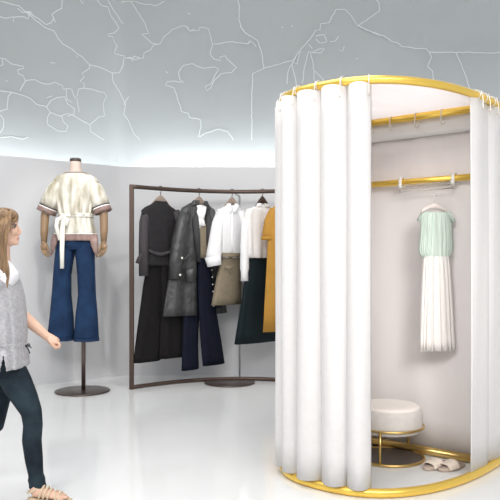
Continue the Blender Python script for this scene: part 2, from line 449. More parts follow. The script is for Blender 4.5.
# S hooks on the back rail
def chord_at_px(px, off=0.):
    d = (px-250)/F; a = CL+V*off; b = CR+V*off
    t = (d*a.y-a.x)/((b.x-a.x)-d*(b.y-a.y)); return a.lerp(b, t)
names = ['leftmost pale hook on the upper back rail of the booth', 'second pale hook from the left on the upper back rail',
         'third pale hook from the left on the upper back rail', 'rightmost pale hook on the upper back rail of the booth']
for px, lb in zip((372.5, 392, 417, 443), names):
    c = chord_at_px(px); c = Vector((c.x, c.y, 2.30)); f = Vector((V.x, V.y, 0)); ud = Vector((U.x, U.y, 0))
    m = MB()
    pts = [c+f*.03*math.cos(q)+Vector((0, 0, .03*math.sin(q))) for q in [math.radians(a) for a in range(200, -10, -20)]]
    b = c+f*.034
    pts += [b+Vector((0, 0, -.03)), b+Vector((0, 0, -.068))]
    pts += [b+ud*.014*(1-math.cos(q))+Vector((0, 0, -.068-.014*math.sin(q))) for q in [math.radians(a) for a in range(30, 200, 25)]]
    m.tube(pts, .0038, 8)
    m.ell(pts[-1], (.006, .006, .006), 10, 6)
    tag(obj('rail_hook', m, M['hookm']), lb, 'hook', 'pale hooks on the upper back rail')

# clear hanging bar with two clips
a = chord_at_px(402); b = chord_at_px(454.5); f = Vector((V.x, V.y, 0)); zr = 1.860
bar = thing('clip_bar', 'clear hanging strip clipped to the lower golden rail inside the booth', 'clip bar', (*((a+b)/2), 1.77))
m = MB()
A = Vector((a.x, a.y, 0))+f*.03; B = Vector((b.x, b.y, 0))+f*.03
for z in (1.835, 1.792): m.tube([A+Vector((0, 0, z)), B+Vector((0, 0, z))], .004, 8)
for p in (A, B): m.tube([p+Vector((0, 0, 1.84)), p+Vector((0, 0, 1.786))], .004, 8)
mid = (A+B)/2
m.tube([A+Vector((0, 0, 1.815)), B+Vector((0, 0, 1.815))], .0025, 8)
obj('clear_strip', m, M['glass'], bar)
for c in (a, b):
    c3 = Vector((c.x, c.y, zr)); ud = Vector((U.x, U.y, 0)); m = MB()
    rr = []
    for w in (-.011, .011):
        rr.append([c3+ud*w+f*.031*math.cos(q)+Vector((0, 0, .031*math.sin(q))) for q in [2*math.pi*k/24 for k in range(24)]])
    m.rings(rr); m2 = f*.031
    m.box(c3+f*.03+Vector((0, 0, -.03)), (.022, .012, .03), Matrix(((U.x, V.x, 0), (U.y, V.y, 0), (0, 0, 1))))
    obj('clip', m, M['clip'], bar, solid=.005)

# hanger and dress inside the booth
YD = 4.62
def hanger(name, label, group, px, y_rail, y_neck, hw, drop, Y, shear, wood, metal, tilt=0.):
    """hook over a rail, two sloping arms"""
    base = P(px, y_neck+drop, Y); t = thing(name, label, 'hanger', base, group)
    top = P(px, y_rail, Y); nk = P(px, y_neck, Y); k = Y/F
    m = MB(); R = .016 if Y < 5 else .022
    c = top
    pts = [c+Vector((R*math.cos(q), 0, R*math.sin(q))) for q in [math.radians(x) for x in range(-160, 200, 25)]]
    pts = [c+Vector((R*math.sin(q), 0, R*math.cos(q))) for q in [math.radians(x) for x in range(-110, 170, 20)]]
    pts.append(Vector((nk.x, nk.y, lerp(c.z-R, nk.z, .3)))); pts.append(nk)
    m.tube(pts, .0042 if Y > 5 else .0026, 8); obj('hook', m, metal, t)
    m = MB(); path = []
    for i in range(17):
        u = -1+2*i/16; z = nk.z-drop*k*(abs(u)**1.5)-tilt*u
        path.append(Vector((nk.x+u*hw*k, nk.y+u*hw*k*shear, z)))
    rr = []
    for i, p in enumerate(path):
        h = lerp(.044 if Y > 5 else .022, .013, min(1, 1.6*abs(-1+2*i/16))); d = .011
        rr.append([p+Vector((0, d*math.cos(q), h*math.sin(q))) for q in [2*math.pi*j/12 for j in range(12)]])
    m.rings(rr, True, True, True); obj('hanger_arms', m, wood, t)
    return t
hg = hanger('clothes_hanger', 'pale hanger holding the mint and white dress inside the booth', None, 434.5, 196.5, 206, 14.5, 6, YD, .35, M['woodw'], M['steel'])
dress = thing('dress', 'sleeveless dress with mint pleated bodice and long white skirt hanging in the booth', 'dress', P(437, 350, YD))
m = MB()
cloth(m, [(212.2, 425, 446.5, .8), (215, 421, 451), (222, 420.5, 451.5), (235, 420, 452.5), (247, 418.5, 453), (253, 419, 452.5), (257.5, 422, 449)], YD, .035, .11, 26, .4, .2, 150, fold0=.10, e=2.6)
obj('bodice', m, M['mint'], dress, solid=.003)
m = MB()
cloth(m, [(256, 422.5, 448.5), (259, 422.5, 449.5), (275, 421.5, 451), (310, 420, 453.5), (350.5, 419, 456)], YD, .042, .14, 20, 1.2, .2, 150, fold0=.10, e=2.4)
obj('skirt', m, M['skirtw'], dress, solid=.003)
for s0, s1 in (((425.5, 212), (419, 217)), ((446, 212), (453.5, 218))):
    m = MB(); m.ptube([(s0[0], s0[1], YD, 1.6, .02), ((s0[0]+s1[0])/2, (s0[1]+s1[1])/2, YD, 2.4, .024), (s1[0], s1[1]+4, YD, 2.2, .02)])
    obj('cap_sleeve', m, M['mint'], dress)

# stool
SC = Vector((.925, 4.665, 0)); SR = .222
st = thing('stool', 'round cream upholstered stool on a gold ring base inside the booth', 'stool', SC)
m = MB(); m.lathe(SC, [(.05, .185), (SR-.03, .186), (SR-.008, .195), (SR-.004, .22), (SR-.004, .31), (SR-.012, .335), (SR-.022, .345)], 56)
obj('cushion', m, M['velvet'], st)
m = MB(); m.lathe(SC, [(SR-.02, .337), (SR-.014, .346), (SR-.030, .358), (SR-.07, .362), (.03, .365)], 56)
obj('seat_top', m, M['seat'], st)
def circ(c, r, z, n=64): return [c+Vector((r*math.cos(2*math.pi*k/n), r*math.sin(2*math.pi*k/n), z)) for k in range(n)]
m = MB(); m.tube(circ(SC, SR+.006, .222), .0085, 10, loop=True); obj('upper_ring', m, M['gold2'], st)
m = MB(); m.tube(circ(SC, SR+.006, .011), .010, 10, loop=True); obj('base_ring', m, M['gold2'], st)
m = MB(); m.lathe(SC, [(SR, .004), (SR, .012)], 56); obj('base_plate', m, M['dark'], st, smooth=False)
for ang in (-115, 44, 165):
    q = math.radians(ang); c = SC+Vector((math.cos(q), math.sin(q), 0))*(SR+.006)
    m = MB(); m.tube([c+Vector((0, 0, .011)), c+Vector((0, 0, .222))], .0085, 10); obj('leg', m, M['gold2'], st)

# slippers
def slipper(c, ang, lb):
    t = thing('slipper', lb, 'slipper', c, 'slippers on the booth floor')
    R = Matrix.Rotation(math.radians(ang), 3, 'Z'); c = Vector(c)
    def outline(s, z, n=40):
        pts = []
        for k in range(n):
            q = 2*math.pi*k/n; x = .118*math.cos(q); w = .043+.008*math.cos(q); y = w*sgp(math.sin(q), .9)
            pts.append(c+R@Vector((x*s, y*s, z)))
        return pts
    m = MB(); m.rings([outline(.94, 0), outline(1, .006), outline(1, .018), outline(.96, .024)], True, True, True); obj('sole', m, M['sole'], t)
    m = MB(); m.rings([outline(.94, .0235), outline(.88, .027)], True, False, True); obj('insole', m, M['insole'], t)
    m = MB(); rr = []
    for i in range(9):
        x = lerp(-.012, .078, i/8); w = .051-.004*(i/8); h = .058-.016*(i/8); row = []
        for k in range(17):
            q = math.pi*k/16; row.append(c+R@Vector((x, w*sgp(math.cos(q), .8), .012+(h-.012)*math.sin(q)**.8)))
        rr.append(row)
    m.rings(rr, False); obj('strap', m, M['slipper'], t, solid=.007)
slipper((1.185, 4.45, 0), 218, 'left beige open-toe slipper of the pair beside the stool')
slipper((1.275, 4.42, 0), 215, 'right beige open-toe slipper of the pair, nearer the smooth curtain')

# ------------------------------------------------------------------ clothes rack
def rackY(X): return 7.74-.433*(X+.1)**2
def rack_px(px):
    Y = 7.7
    for _ in range(20): Y = rackY((px-250)/F*Y)
    return Y
XL, XR = -1.217, 1.05
rack = thing('clothes_rack', 'tall bronze tube clothes rack with gently curved rails by the grey wall', 'clothes rack', (-.1, 7.7, 0))
arcx = [lerp(XL, XR, i/40) for i in range(41)]
HT = 2.088
m = MB(); m.tube([(x, rackY(x), HT) for x in arcx], .022, 12); obj('top_rail', m, M['bronze'], rack)
m = MB(); m.tube([(x, rackY(x), .022) for x in arcx], .021, 12); obj('base_rail', m, M['bronze'], rack)
for x in (XL, XR):
    m = MB(); m.box((x, rackY(x), (HT+.02)/2), (.045, .045, HT+.02)); obj('post', m, M['bronze'], rack, smooth=False, bevel=.006)
cx = (229.5-250)/F*7.58
m = MB(); m.lathe((cx, 7.58, 0), [(.26, 0), (.275, .004), (.275, .014), (.262, .018)], 56); obj('base_plate', m, M['plate'], rack)
bp = P(239.7, 200, 7.86)
m = MB(); m.tube([(bp.x-.04, rackY(bp.x-.04), HT-.03), (bp.x-.01, 7.84, HT-.035), (bp.x, 7.86, HT-.05), (bp.x, 7.86, 0)], .0115, 10); obj('support_rod', m, M['rod'], rack)

SH = .85
def rack_hanger(px, y_neck, hw, lb, wood, drop=13):
    Y = rack_px(px); X = (px-250)/F*Y
    y_r = HY-(HT+.006-CH)/Y*F
    return hanger('clothes_hanger', lb, 'wooden hangers on the clothes rack', px, y_r, y_neck-1.0, hw-1.5, drop, Y, SH, wood, M['bronze'])

# a: charcoal wrap top over black trousers
Ya = rack_px(160)
rack_hanger(160.5, 200, 15, 'wooden hanger with the charcoal wrap top, first on the rack from its left post', M['wood'])
ta = thing('wrap_top', 'charcoal long-sleeved wrap top with tied waist, first on the rack', 'top', P(160, 266, Ya))
m = MB(); cloth(m, [(203, 155, 166.5, .5), (205, 153, 168.5, .7), (208.5, 147, 173.5, .9), (212, 144, 177, 1), (222, 145, 178), (238, 146.5, 178), (250, 148, 177), (256, 147.5, 178), (266, 146.5, 180)], Ya, .085, .05, 9, .3, SH)
obj('body', m, M['charcoal'], ta, solid=.006)
m = MB(); m.ptube([(146.5, 210.5, Ya-.13, 4.5, .05), (143.8, 222, Ya-.18, 4.6, .05), (143.4, 245, Ya-.20, 4.8, .05), (143.7, 276, Ya-.20, 4.9, .05)]); obj('sleeve', m, M['sleevegrey'], ta)
m = MB(); m.ptube([(175, 211, Ya+.07, 4.5, .05), (179, 225, Ya+.11, 4.6, .05), (181, 245, Ya+.12, 4.8, .055), (181, 274, Ya+.12, 4.9, .055)]); obj('sleeve', m, M['sleevegrey'], ta)
m = MB(); m.tube([P(148, 250, Ya-.19), P(153, 252.5, Ya-.17), P(160, 254.5, Ya-.13), P(167, 253, Ya-.08), P(175, 250, Ya-.02)], [.012, .017, .02, .017, .012], 8)
m.ptube([(142, 253, Ya-.26, 1.2, .01), (139.5, 258, Ya-.26, 2.2, .012), (137.5, 263.5, Ya-.26, 2.4, .008)]); obj('waist_tie', m, M['sleevegrey'], ta)
m = MB(); cloth(m, [(201.5, 156, 166), (204.5, 154.5, 167.5)], Ya, .055, 0, 3, 0, SH, 40); obj('collar', m, M['charcoal'], ta, solid=.01)
m = MB()
cloth(m, [(257, 149.5, 176.5), (262, 149, 177)], Ya, .072, .0, 7, 0, SH)
cloth(m, [(258, 149, 164, .9), (272, 146, 164.5), (285, 144, 164), (310, 141, 163), (335, 138, 160), (361.5, 135.3, 158.7)], Ya-.10, .075, .05, 6, .5, SH)
cloth(m, [(258, 162, 177, .9), (272, 162, 180), (285, 162.5, 182), (310, 163, 186), (332, 161.5, 189), (357, 161, 192)], Ya+.10, .075, .05, 6, .9, SH)
tag(obj('trousers', m, M['black'], solid=.006), 'black wide-leg trousers hanging below the charcoal wrap top', 'trousers')

# b: grey coat over cream blouse, navy trousers
Yb = rack_px(199)-.03
rack_hanger(199, 201, 14, 'wooden hanger inside the shiny grey coat on the rack', M['wood'])
m = MB(); cloth(m, [(205, 193, 206, .6), (209, 190, 209), (225, 190, 209), (257, 189, 210)], Yb, .055, .06, 9, .2, SH)
tb_ = obj('blouse', m, M['cream'], solid=.005); tag(tb_, 'cream blouse with knotted neck scarf worn inside the grey coat', 'blouse')
m = MB()
m.ptube([(198, 206, Yb-.075, 4.0, .02), (199.5, 213, Yb-.10, 3.6, .02), (200.5, 219, Yb-.11, 2.3, .024)])
m.ptube([(204, 207, Yb-.04, 2.6, .02), (203, 213, Yb-.09, 2.6, .02), (201.2, 219, Yb-.11, 2.2, .024)])
m.ptube([(200.5, 218, Yb-.115, 2.0, .02), (198.8, 223, Yb-.115, 2.4, .014), (198.2, 228, Yb-.11, 2.2, .008)])
m.ptube([(201, 218, Yb-.11, 1.8, .02), (202.6, 222, Yb-.115, 2.0, .014), (203.2, 226, Yb-.11, 2.2, .008)])
obj('neck_scarf', m, M['shirt'], tb_)
m = MB(); cloth(m, [(224, 196, 208.5), (240, 196.5, 208.5), (258, 198, 210)], Yb-.012, .068, .04, 7, 1, SH); obj('waistcoat', m, M['khaki'], tb_, solid=.004)
coat = thing('coat', 'shiny grey wax-finish coat hanging open over a cream blouse on the rack', 'coat', P(196, 314, Yb))
a0 = math.radians(-63); a1 = math.radians(272)
m = MB(); cloth(m, [(203.5, 191, 207, .6), (206, 187.5, 210, .8), (209, 183.5, 213.5, 1), (216, 180.5, 215), (232, 179.5, 216), (250, 176.5, 217), (280, 171.5, 220), (314.5, 167, 225)], Yb, .115, .09, 8, .7, SH, 96, arc=(a0, a1), fold0=.02)
obj('body', m, M['coat'], coat, solid=.008)
m = MB(); m.ptube([(187, 210.5, Yb-.10, 6, .05), (182, 222, Yb-.20, 6.4, .055), (178.3, 240, Yb-.25, 6.6, .055), (175.8, 258, Yb-.27, 6.8, .055), (175, 279, Yb-.28, 7.2, .055)], 20); obj('sleeve', m, M['coat'], coat)
m = MB(); m.ptube([(209, 210, Yb+.04, 5, .05), (213, 225, Yb+.09, 6, .05), (215, 245, Yb+.11, 6, .05), (216, 276, Yb+.12, 6.2, .05)], 20); obj('sleeve', m, M['coat'], coat)
m = MB(); cloth(m, [(201, 194, 207, .9), (206, 191, 209, 1.0)], Yb, .07, 0, 3, 0, SH, 60, arc=(a0+.1, a1-.1)); obj('collar', m, M['coat'], coat, solid=.012)
m = MB()
m.ptube([(193.5, 208, Yb-.09, 2.0, .008), (195, 218, Yb-.135, 3.6, .008), (197, 236, Yb-.15, 3.2, .008), (198.5, 262, Yb-.16, 2.2, .008)]); 
m.ptube([(207, 208, Yb, 2.0, .008), (208.5, 220, Yb-.045, 3.4, .008), (209, 240, Yb-.045, 2.8, .008), (210, 264, Yb-.045, 2.0, .008)])
obj('lapel', m, M['coatdark'], coat)
m = MB(); m.tube([P(183, 263, Yb-.215), P(186, 258, Yb-.21), P(190, 254, Yb-.2), P(195, 256, Yb-.19)], .010, 8)
m.ptube([(190, 268, Yb-.2, 3.5, .01), (190, 273, Yb-.205, 4, .016), (190, 282, Yb-.2, 4, .01)]); obj('pocket_flap', m, M['coat'], coat)
for (x, y, dy) in ((180.2, 275, -.325), (182, 258, -.30)):
    m = MB(); m.ell(P(x, y, Yb+dy), (.012, .006, .012), 12, 8); obj('cuff_button', m, M['white_btn'], coat)
for k in range(6):
    m = MB(); m.ell(P(212+.35*k, 270+7.2*k, Yb-.005), (.0075, .006, .0075), 10, 6); obj('press_stud', m, M['white_btn'], coat)
m = MB()
cloth(m, [(256, 190, 209), (261, 190, 209.2)], Yb, .063, .0, 7, 0, SH)
cloth(m, [(257, 190, 200.5, .9), (270, 189, 200.5), (285, 187, 199.8), (315, 184, 198.5), (345, 183, 197.2), (369.5, 182.5, 198)], Yb-.07, .065, .04, 6, .5, SH)
cloth(m, [(257, 199, 209, .9), (270, 199, 211), (285, 199, 212.5), (315, 200, 216.5), (340, 201.5, 220.5), (364.5, 203.5, 224)], Yb+.07, .065, .04, 6, .9, SH)
tag(obj('trousers', m, M['navy'], solid=.006), 'navy flared trousers hanging below the shiny grey coat', 'trousers')

# c: white shirt and khaki skirt
Yc = rack_px(232)
rack_hanger(232, 201.5, 13, 'wooden hanger in the white shirt above the khaki skirt', M['wood'])
tc_ = thing('shirt', 'white shirt with rolled sleeves tucked over a khaki skirt on the rack', 'shirt', P(232, 258, Yc))
m = MB(); cloth(m, [(205.5, 227, 238.5, .6), (207.5, 224.5, 240, .8), (211, 219, 242, 1), (217, 217.5, 243.5), (232, 218.5, 243), (248, 219, 242.5), (254, 220, 241.5), (258, 222.5, 240.5)], Yc, .085, .07, 9, .5, SH, fold0=.02)
obj('body', m, M['shirt'], tc_, solid=.005)
m = MB(); m.ptube([(222, 211, Yc-.08, 5, .05), (217.5, 224, Yc-.14, 6, .055), (215.5, 240, Yc-.18, 6.6, .055), (213.8, 254, Yc-.20, 7.6, .06), (213.5, 258, Yc-.20, 8, .06)], 20); sl_ = obj('sleeve', m, M['shirt'], tc_)
m = MB(); m.ptube([(212.8, 256.5, Yc-.205, 8.4, .065), (214.5, 266, Yc-.205, 7.2, .06)], 20); obj('cuff', m, M['shirt'], sl_)
m = MB(); m.ptube([(240, 211, Yc+.04, 4, .04), (243, 226, Yc+.09, 5, .045), (244, 256, Yc+.11, 5.5, .05)], 20); obj('sleeve', m, M['shirt'], tc_)
m = MB(); cloth(m, [(204, 227.5, 238.5, 1), (208, 225.5, 240, 1.1)], Yc, .06, 0, 3, 0, SH, 60, arc=(math.radians(-75), math.radians(255)))
m.ptube([(228.5, 204, Yc-.075, 1.6, .006), (229.5, 208, Yc-.095, 2.4, .006), (231, 213, Yc-.10, 1.0, .006)])
m.ptube([(236.5, 204, Yc-.045, 1.6, .006), (235.5, 208, Yc-.08, 2.2, .006), (233.5, 212, Yc-.095, 1.0, .006)])
obj('collar', m, M['shirt'], tc_, solid=.006)
m = MB(); m.ptube([(232, 212, Yc-.098, 1.1, .005), (232, 235, Yc-.1, 1.1, .005), (232, 256, Yc-.095, 1.1, .005)]); obj('placket', m, M['shirt'], tc_)
m = MB(); cloth(m, [(253, 222.5, 240.5), (258, 221.5, 241), (275, 217.5, 241.5), (304.5, 212, 240.5)], Yc-.03, .10, .025, 5, .4, SH)
sk = obj('skirt', m, M['khaki'], solid=.006); tag(sk, 'knee-length khaki cotton skirt hanging below the white shirt', 'skirt')
m = MB(); m.ptube([(224.5, 266, Yc-.165, 1, .006), (229, 268, Yc-.155, 1.3, .008), (233, 267, Yc-.14, 1, .006)]); obj('pocket_welt', m, M['khaki'], sk)
m = MB(); cloth(m, [(253, 222, 241), (257, 221.5, 241.3)], Yc-.03, .106, .0, 5, 0, SH); obj('waistband', m, M['khaki'], sk, solid=.006)

# d: white blouse and dark teal skirt
Yd = rack_px(262)
rack_hanger(262.5, 200.5, 12, 'dark wooden hanger in the white blouse above the dark teal skirt', M['bronze'])
td = thing('blouse', 'soft white long-sleeved blouse above a dark teal skirt, beside the mustard coat', 'blouse', P(260, 258, Yd))
m = MB(); cloth(m, [(205, 257.5, 268.5, .6), (207, 255, 270, .8), (210.5, 247, 273, 1), (216, 244.5, 275), (232, 245.5, 274, 1.1), (248, 246.5, 273, 1.35), (255, 247, 272.5, 1.4), (258, 249, 271, 1.3)], Yd, .085, .07, 11, .5, SH, fold0=.03)
obj('body', m, M['blousew'], td, solid=.005)
m = MB(); m.ptube([(250, 210.5, Yd-.09, 4, .05), (246, 222, Yd-.13, 4.4, .05), (244.6, 245, Yd-.15, 4.3, .05), (244.6, 268, Yd-.15, 4.6, .05), (244.5, 273, Yd-.15, 3.7, .045), (244.6, 281, Yd-.15, 4.0, .045)], 20); obj('sleeve', m, M['shirt'], td)
m = MB(); m.ptube([(271, 211, Yd+.04, 4, .04), (274, 226, Yd+.08, 4.5, .045), (275, 270, Yd+.1, 4.5, .05)], 20); obj('sleeve', m, M['shirt'], td)
m = MB(); cloth(m, [(203.8, 257.5, 268, 1), (207.2, 256, 270, 1.1)], Yd, .055, 0, 3, 0, SH, 60, arc=(math.radians(-75), math.radians(255))); obj('collar', m, M['blousew'], td, solid=.008)
m = MB(); cloth(m, [(254.5, 250.5, 271, .85), (259, 249.5, 272, .9), (285, 244, 275), (342, 235, 282)], Yd, .10, .045, 7, .4, SH)
tag(obj('skirt', m, M['teal'], solid=.006), 'long dark teal skirt hanging below the soft white blouse', 'skirt')

# e: mustard coat, partly behind the booth curtain
Ye = rack_px(283)-.02
rack_hanger(285, 200, 13, 'wooden hanger in the mustard coat, mostly behind the white booth curtain', M['wood'])
te = thing('mustard_coat', 'mustard coat on the rack half hidden by the white booth curtain', 'coat', P(286, 330, Ye))
m = MB(); cloth(m, [(204, 279, 291, .6), (207, 274, 296, .8), (212, 269.5, 301, 1), (222, 268.5, 303), (245, 267.5, 304), (330, 263, 309)], Ye, .10, .06, 8, .4, SH)
obj('body', m, M['mustard'], te, solid=.006)
m = MB(); m.ptube([(274, 210, Ye-.10, 4.5, .05), (269.5, 220, Ye-.14, 5, .055), (267.8, 232, Ye-.155, 5.4, .055), (267.5, 240, Ye-.16, 5.6, .055)], 20); se = obj('sleeve', m, M['mustard'], te)
m = MB(); m.ptube([(267.3, 236.5, Ye-.162, 6.6, .065), (267.5, 240, Ye-.162, 6.2, .06)], 20); obj('cuff', m, M['mustard'], se)

# ------------------------------------------------------------------ mannequin
Ym = 7.08
man = thing('mannequin', 'headless mannequin in ivory belted blouse and flared blue jeans on a dark disc stand', 'mannequin', P(82.5, 391.5, Ym).to_2d().to_3d())
mx = (82.5-250)/F*Ym
m = MB(); m.lathe((mx, Ym, 0), [(.26, 0), (.275, .004), (.275, .013), (.26, .018)], 64); obj('base_plate', m, M['plate'], man)
m = MB(); m.tube([P(83.5, 392, Ym), P(83.5, 300, Ym)], .021, 16); obj('pole', m, M['plate'], man)
m = MB()
m.ptube([(75.5, 160.8, Ym, 5.4, .052), (75.5, 166, Ym, 5.4, .052), (75.5, 172, Ym, 6.2, .058), (75.5, 176, Ym, 11, .07), (75.5, 182, Ym, 17, .09), (75.5, 195, Ym, 17, .105), (75.5, 215, Ym, 13, .085), (75.5, 235, Ym, 14, .09), (75.5, 243, Ym, 13.5, .08)], 28)
obj('torso', m, M['mskin'], man)
m = MB(); m.ptube([(75.5, 158.3, Ym, 4.6, .045), (75.5, 159, Ym, 5.6, .054), (75.5, 161.5, Ym, 5.7, .055)], 28); obj('neck_cap', m, M['cap'], man)
for sgn, xs in ((-1, [(57, 184), (49, 200), (45, 216), (44.2, 231), (44, 242)]), (1, [(94, 184), (101.5, 200), (103.8, 216), (104, 231), (103.6, 242)])):
    m = MB(); w = [5, 5, 4.2, 3.9, 2.9]
    m.ptube([(x, y, Ym-.02-.015*i, w[i], w[i]*.0095) for i, (x, y) in enumerate(xs)], 18)
    ar = obj('arm', m, M['mwood'], man)
    hx, hy = xs[-1]
    m = MB()
    m.ell(P(hx, hy+.5, Ym-.08), (.028, .028, .028), 16, 10)
    m.ptube([(hx, hy+1, Ym-.08, 2.6, .018), (hx-.2*sgn, hy+4, Ym-.085, 4.0, .016), (hx-.4*sgn, hy+7.5, Ym-.09, 3.8, .014)], 14)
    for k in range(4):
        ox = hx-.4*sgn+(-2.8+1.9*k); ln = (6.2, 7.6, 7.2, 5.8)[k]
        m.ptube([(ox, hy+6.5, Ym-.09, 1.0, .009), (ox-.9*sgn, hy+7+ln*.45, Ym-.10, .85, .008), (ox-2.4*sgn, hy+7+ln*.8, Ym-.10, .8, .007), (ox-4.0*sgn, hy+7.6+ln, Ym-.095, .6, .006)], 10)
    m.ptube([(hx-2.6*sgn, hy+3, Ym-.10, 1.2, .01), (hx-4.2*sgn, hy+7, Ym-.115, 1.1, .01), (hx-4.4*sgn, hy+10, Ym-.12, .8, .008)], 10)
    obj('hand', m, M['mwood'], ar)
# jeans
m = MB()
cloth(m, [(232, 59.5, 91.5), (240, 58, 93), (246, 57, 93.5), (250, 58, 92.5, .8)], Ym, .115, .01, 5)
cloth(m, [(240, 57.5, 75.8, .95), (250, 56.2, 75.0, 1), (262, 55, 72.6, 1), (275, 53.8, 70.7, .95), (295, 52.4, 70.8, .9), (318, 50, 73, 1), (340, 47.2, 73.6, 1.15)], Ym, .10, .05, 5, .4, n=64, foldp=2)
cloth(m, [(240, 74.8, 93.4, .95), (250, 75.2, 94, 1), (262, 76.9, 94.3, 1), (275, 78, 94.6, .95), (295, 78.6, 95.5, .9), (318, 75.8, 97.3, 1), (340.5, 74.4, 98.6, 1.15)], Ym, .10, .05, 5, 1.4, n=64, foldp=2)
jn = obj('jeans', m, M['denim'], man, solid=.006)
m = MB(); cloth(m, [(337.5, 47.2, 73.8), (340.2, 47, 73.9)], Ym, .118, .05, 5, .4, fold0=.05); obj('hem_stitch', m, M['denimdk'], jn, solid=.006)
m = MB(); cloth(m, [(338, 74.2, 98.7), (340.7, 74.1, 98.9)], Ym, .118, .05, 5, 1.4, fold0=.05); obj('hem_stitch', m, M['denimdk'], jn, solid=.006)
m = MB(); m.ptube([(94.3, 262, Ym-.02, .6, .01), (94.7, 280, Ym-.02, .6, .01), (95.5, 300, Ym-.02, .6, .01), (98.2, 337, Ym-.02, .6, .01)]); obj('side_seam', m, M['denimdk'], jn)
# blouse
bl = MB()
cloth(bl, [(172.5, 67, 85, .62), (174, 64, 88, .75), (176.5, 57.5, 94, .9), (180, 53.5, 98.5, 1), (190, 54, 98), (203, 57, 95), (212, 59, 93), (216, 60, 92.2)], Ym, .135, .085, 12, .5, fold0=.0, n=96)
cloth(bl, [(214.5, 60, 92), (218, 60, 92.5), (226, 57.5, 94), (234, 55, 96)], Ym, .13, .05, 9, .5, n=96, fold0=.03)
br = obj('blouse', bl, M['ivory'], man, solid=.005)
m = MB(); cloth(m, [(233.6, 55, 96), (234.6, 54.8, 96.2)], Ym, .135, .05, 9, .5, n=96, fold0=.05, dense=1); obj('hem_piping', m, M['whiteb'], br, solid=.008)
m = MB(); cloth(m, [(234.5, 54.8, 96.2), (241, 53, 97.6)], Ym, .134, .06, 9, .5, n=96, fold0=.05); obj('hem_band', m, M['trimbr'], br, solid=.006)
m = MB()
m.ptube([(56, 235, Ym-.075, 3.6, .02), (54, 243, Ym-.085, 3.4, .014), (52.6, 249, Ym-.09, 2.2, .010), (51.5, 255, Ym-.09, .5, .005)], 14)
obj('side_point', m, M['trimbr'], br)
m = MB()
m.ptube([(93, 235, Ym-.075, 4.4, .02), (94.6, 245, Ym-.085, 3.8, .014), (96, 252, Ym-.09, 2.2, .010), (96.8, 257.5, Ym-.09, .5, .005)], 14)
obj('side_point', m, M['trimbr'], br)
for sg, pts in ((-1, [(63.5, 182.5, 6.5), (56.5, 190, 9.0), (52, 199, 9.6), (48.8, 206.5, 9.5)]), (1, [(88, 182.5, 6.5), (94.5, 190, 8.6), (98.5, 199, 9.0), (101, 206, 8.8)])):
    m = MB(); m.ptube([(x, y, Ym-.01, w, .10) for x, y, w in pts], 24, caps=False); sl2 = obj('sleeve', m, M['ivory'], br, solid=.005)
    x, y, w = pts[-1]; x0, y0, w0 = pts[-2]; dx, dy = (x-x0), (y-y0); L = math.hypot(dx, dy); dx /= L; dy /= L
    def band(nm, d0, d1, mt, ex):
        m = MB(); m.ptube([(x+dx*d0, y+dy*d0, Ym-.01, w+ex, .102+ex*.01), (x+dx*d1, y+dy*d1, Ym-.01, w+ex, .102+ex*.01)], 24, caps=False); obj(nm, m, M[mt], sl2, solid=.005)
    band('cuff_edge', -.2, 1.2, 'darkband', .1); band('cuff_piping', 1.1, 2.2, 'whiteb', .15); band('cuff_band', 2.1, 7.0, 'trimbr', .1)
m = MB(); cloth(m, [(213.8, 59.3, 92.9), (217.6, 59.3, 92.9)], Ym, .137, .02, 9, .5, n=64); sa = obj('sash', m, M['ivorypl'], br, solid=.008)
m = MB(); m.ell(P(63.5, 216.5, Ym-.15), (.03, .025, .028), 14, 10)
m.ptube([(63.5, 217, Ym-.15, 1.5, .012), (62.5, 228, Ym-.16, 2.6, .012), (62, 250, Ym-.165, 2.3, .012), (62, 268.5, Ym-.16, 2.0, .008)], 10)
m.ptube([(63, 217, Ym-.15, 1.5, .012), (57.5, 219.5, Ym-.165, 2.3, .014), (56.3, 226, Ym-.16, 2.0, .012), (60, 240, Ym-.16, 2.0, .01)], 10)
m.ptube([(63, 216, Ym-.15, 1.3, .012), (67, 220, Ym-.16, 2.4, .014), (66, 226, Ym-.16, 1.8, .012)], 10)
obj('sash_bow', m, M['ivorypl'], sa)
m = MB(); cloth(m, [(173.1, 65.6, 86.4, .67), (174.2, 63.2, 88.8, .78)], Ym, .137, 0, 12, .5, n=64, fold0=0, dense=1); obj('neck_piping', m, M['trimbr'], br, solid=.006)

# ------------------------------------------------------------------ woman
Yp = 3.90; YN = 3.83; YF = 3.99
wo = thing('person', 'woman with light brown hair, grey blouse and dark jeans walking in from the left', 'person', Vector(((15-250)/F*Yp, Yp, 0)))
k = Yp/F
b = MB()
# head
b.ell(P(-2, 226, Yp), (17.5*k, .074, 17.0*k)); b.ell(P(6, 232, Yp), (11.5*k, .060, 13*k)); b.ell(P(9, 240, Yp), (8.2*k, .046, 6.5*k))
b.ell(P(15.6, 242.4, Yp), (3.2*k, .020, 3.0*k)); b.ell(P(13.5, 238.5, Yp), (4.6*k, .030, 5.0*k)); b.ell(P(11, 219.5, Yp), (7.0*k, .055, 8.5*k))
b.ptube([(16.4, 224.5, Yp, 1.2, .007), (18.6, 228.6, Yp, 1.5, .009), (20.6, 232, Yp, 1.5, .012), (18.4, 234.3, Yp, 1.4, .012)], 12)
b.ell(P(17.6, 237.2, Yp), (1.6*k, .017, 1.2*k)); b.ell(P(17.2, 239.6, Yp), (1.5*k, .015, 1.2*k))
b.ell(P(13, 231.5, Yp-.03), (4*k, .022, 4*k)); b.ell(P(13, 231.5, Yp+.03), (4*k, .022, 4*k))
for s in (-1, 1): b.ell(P(-2, 230, Yp+s*.074), (3.0*k, .008, 5.2*k))
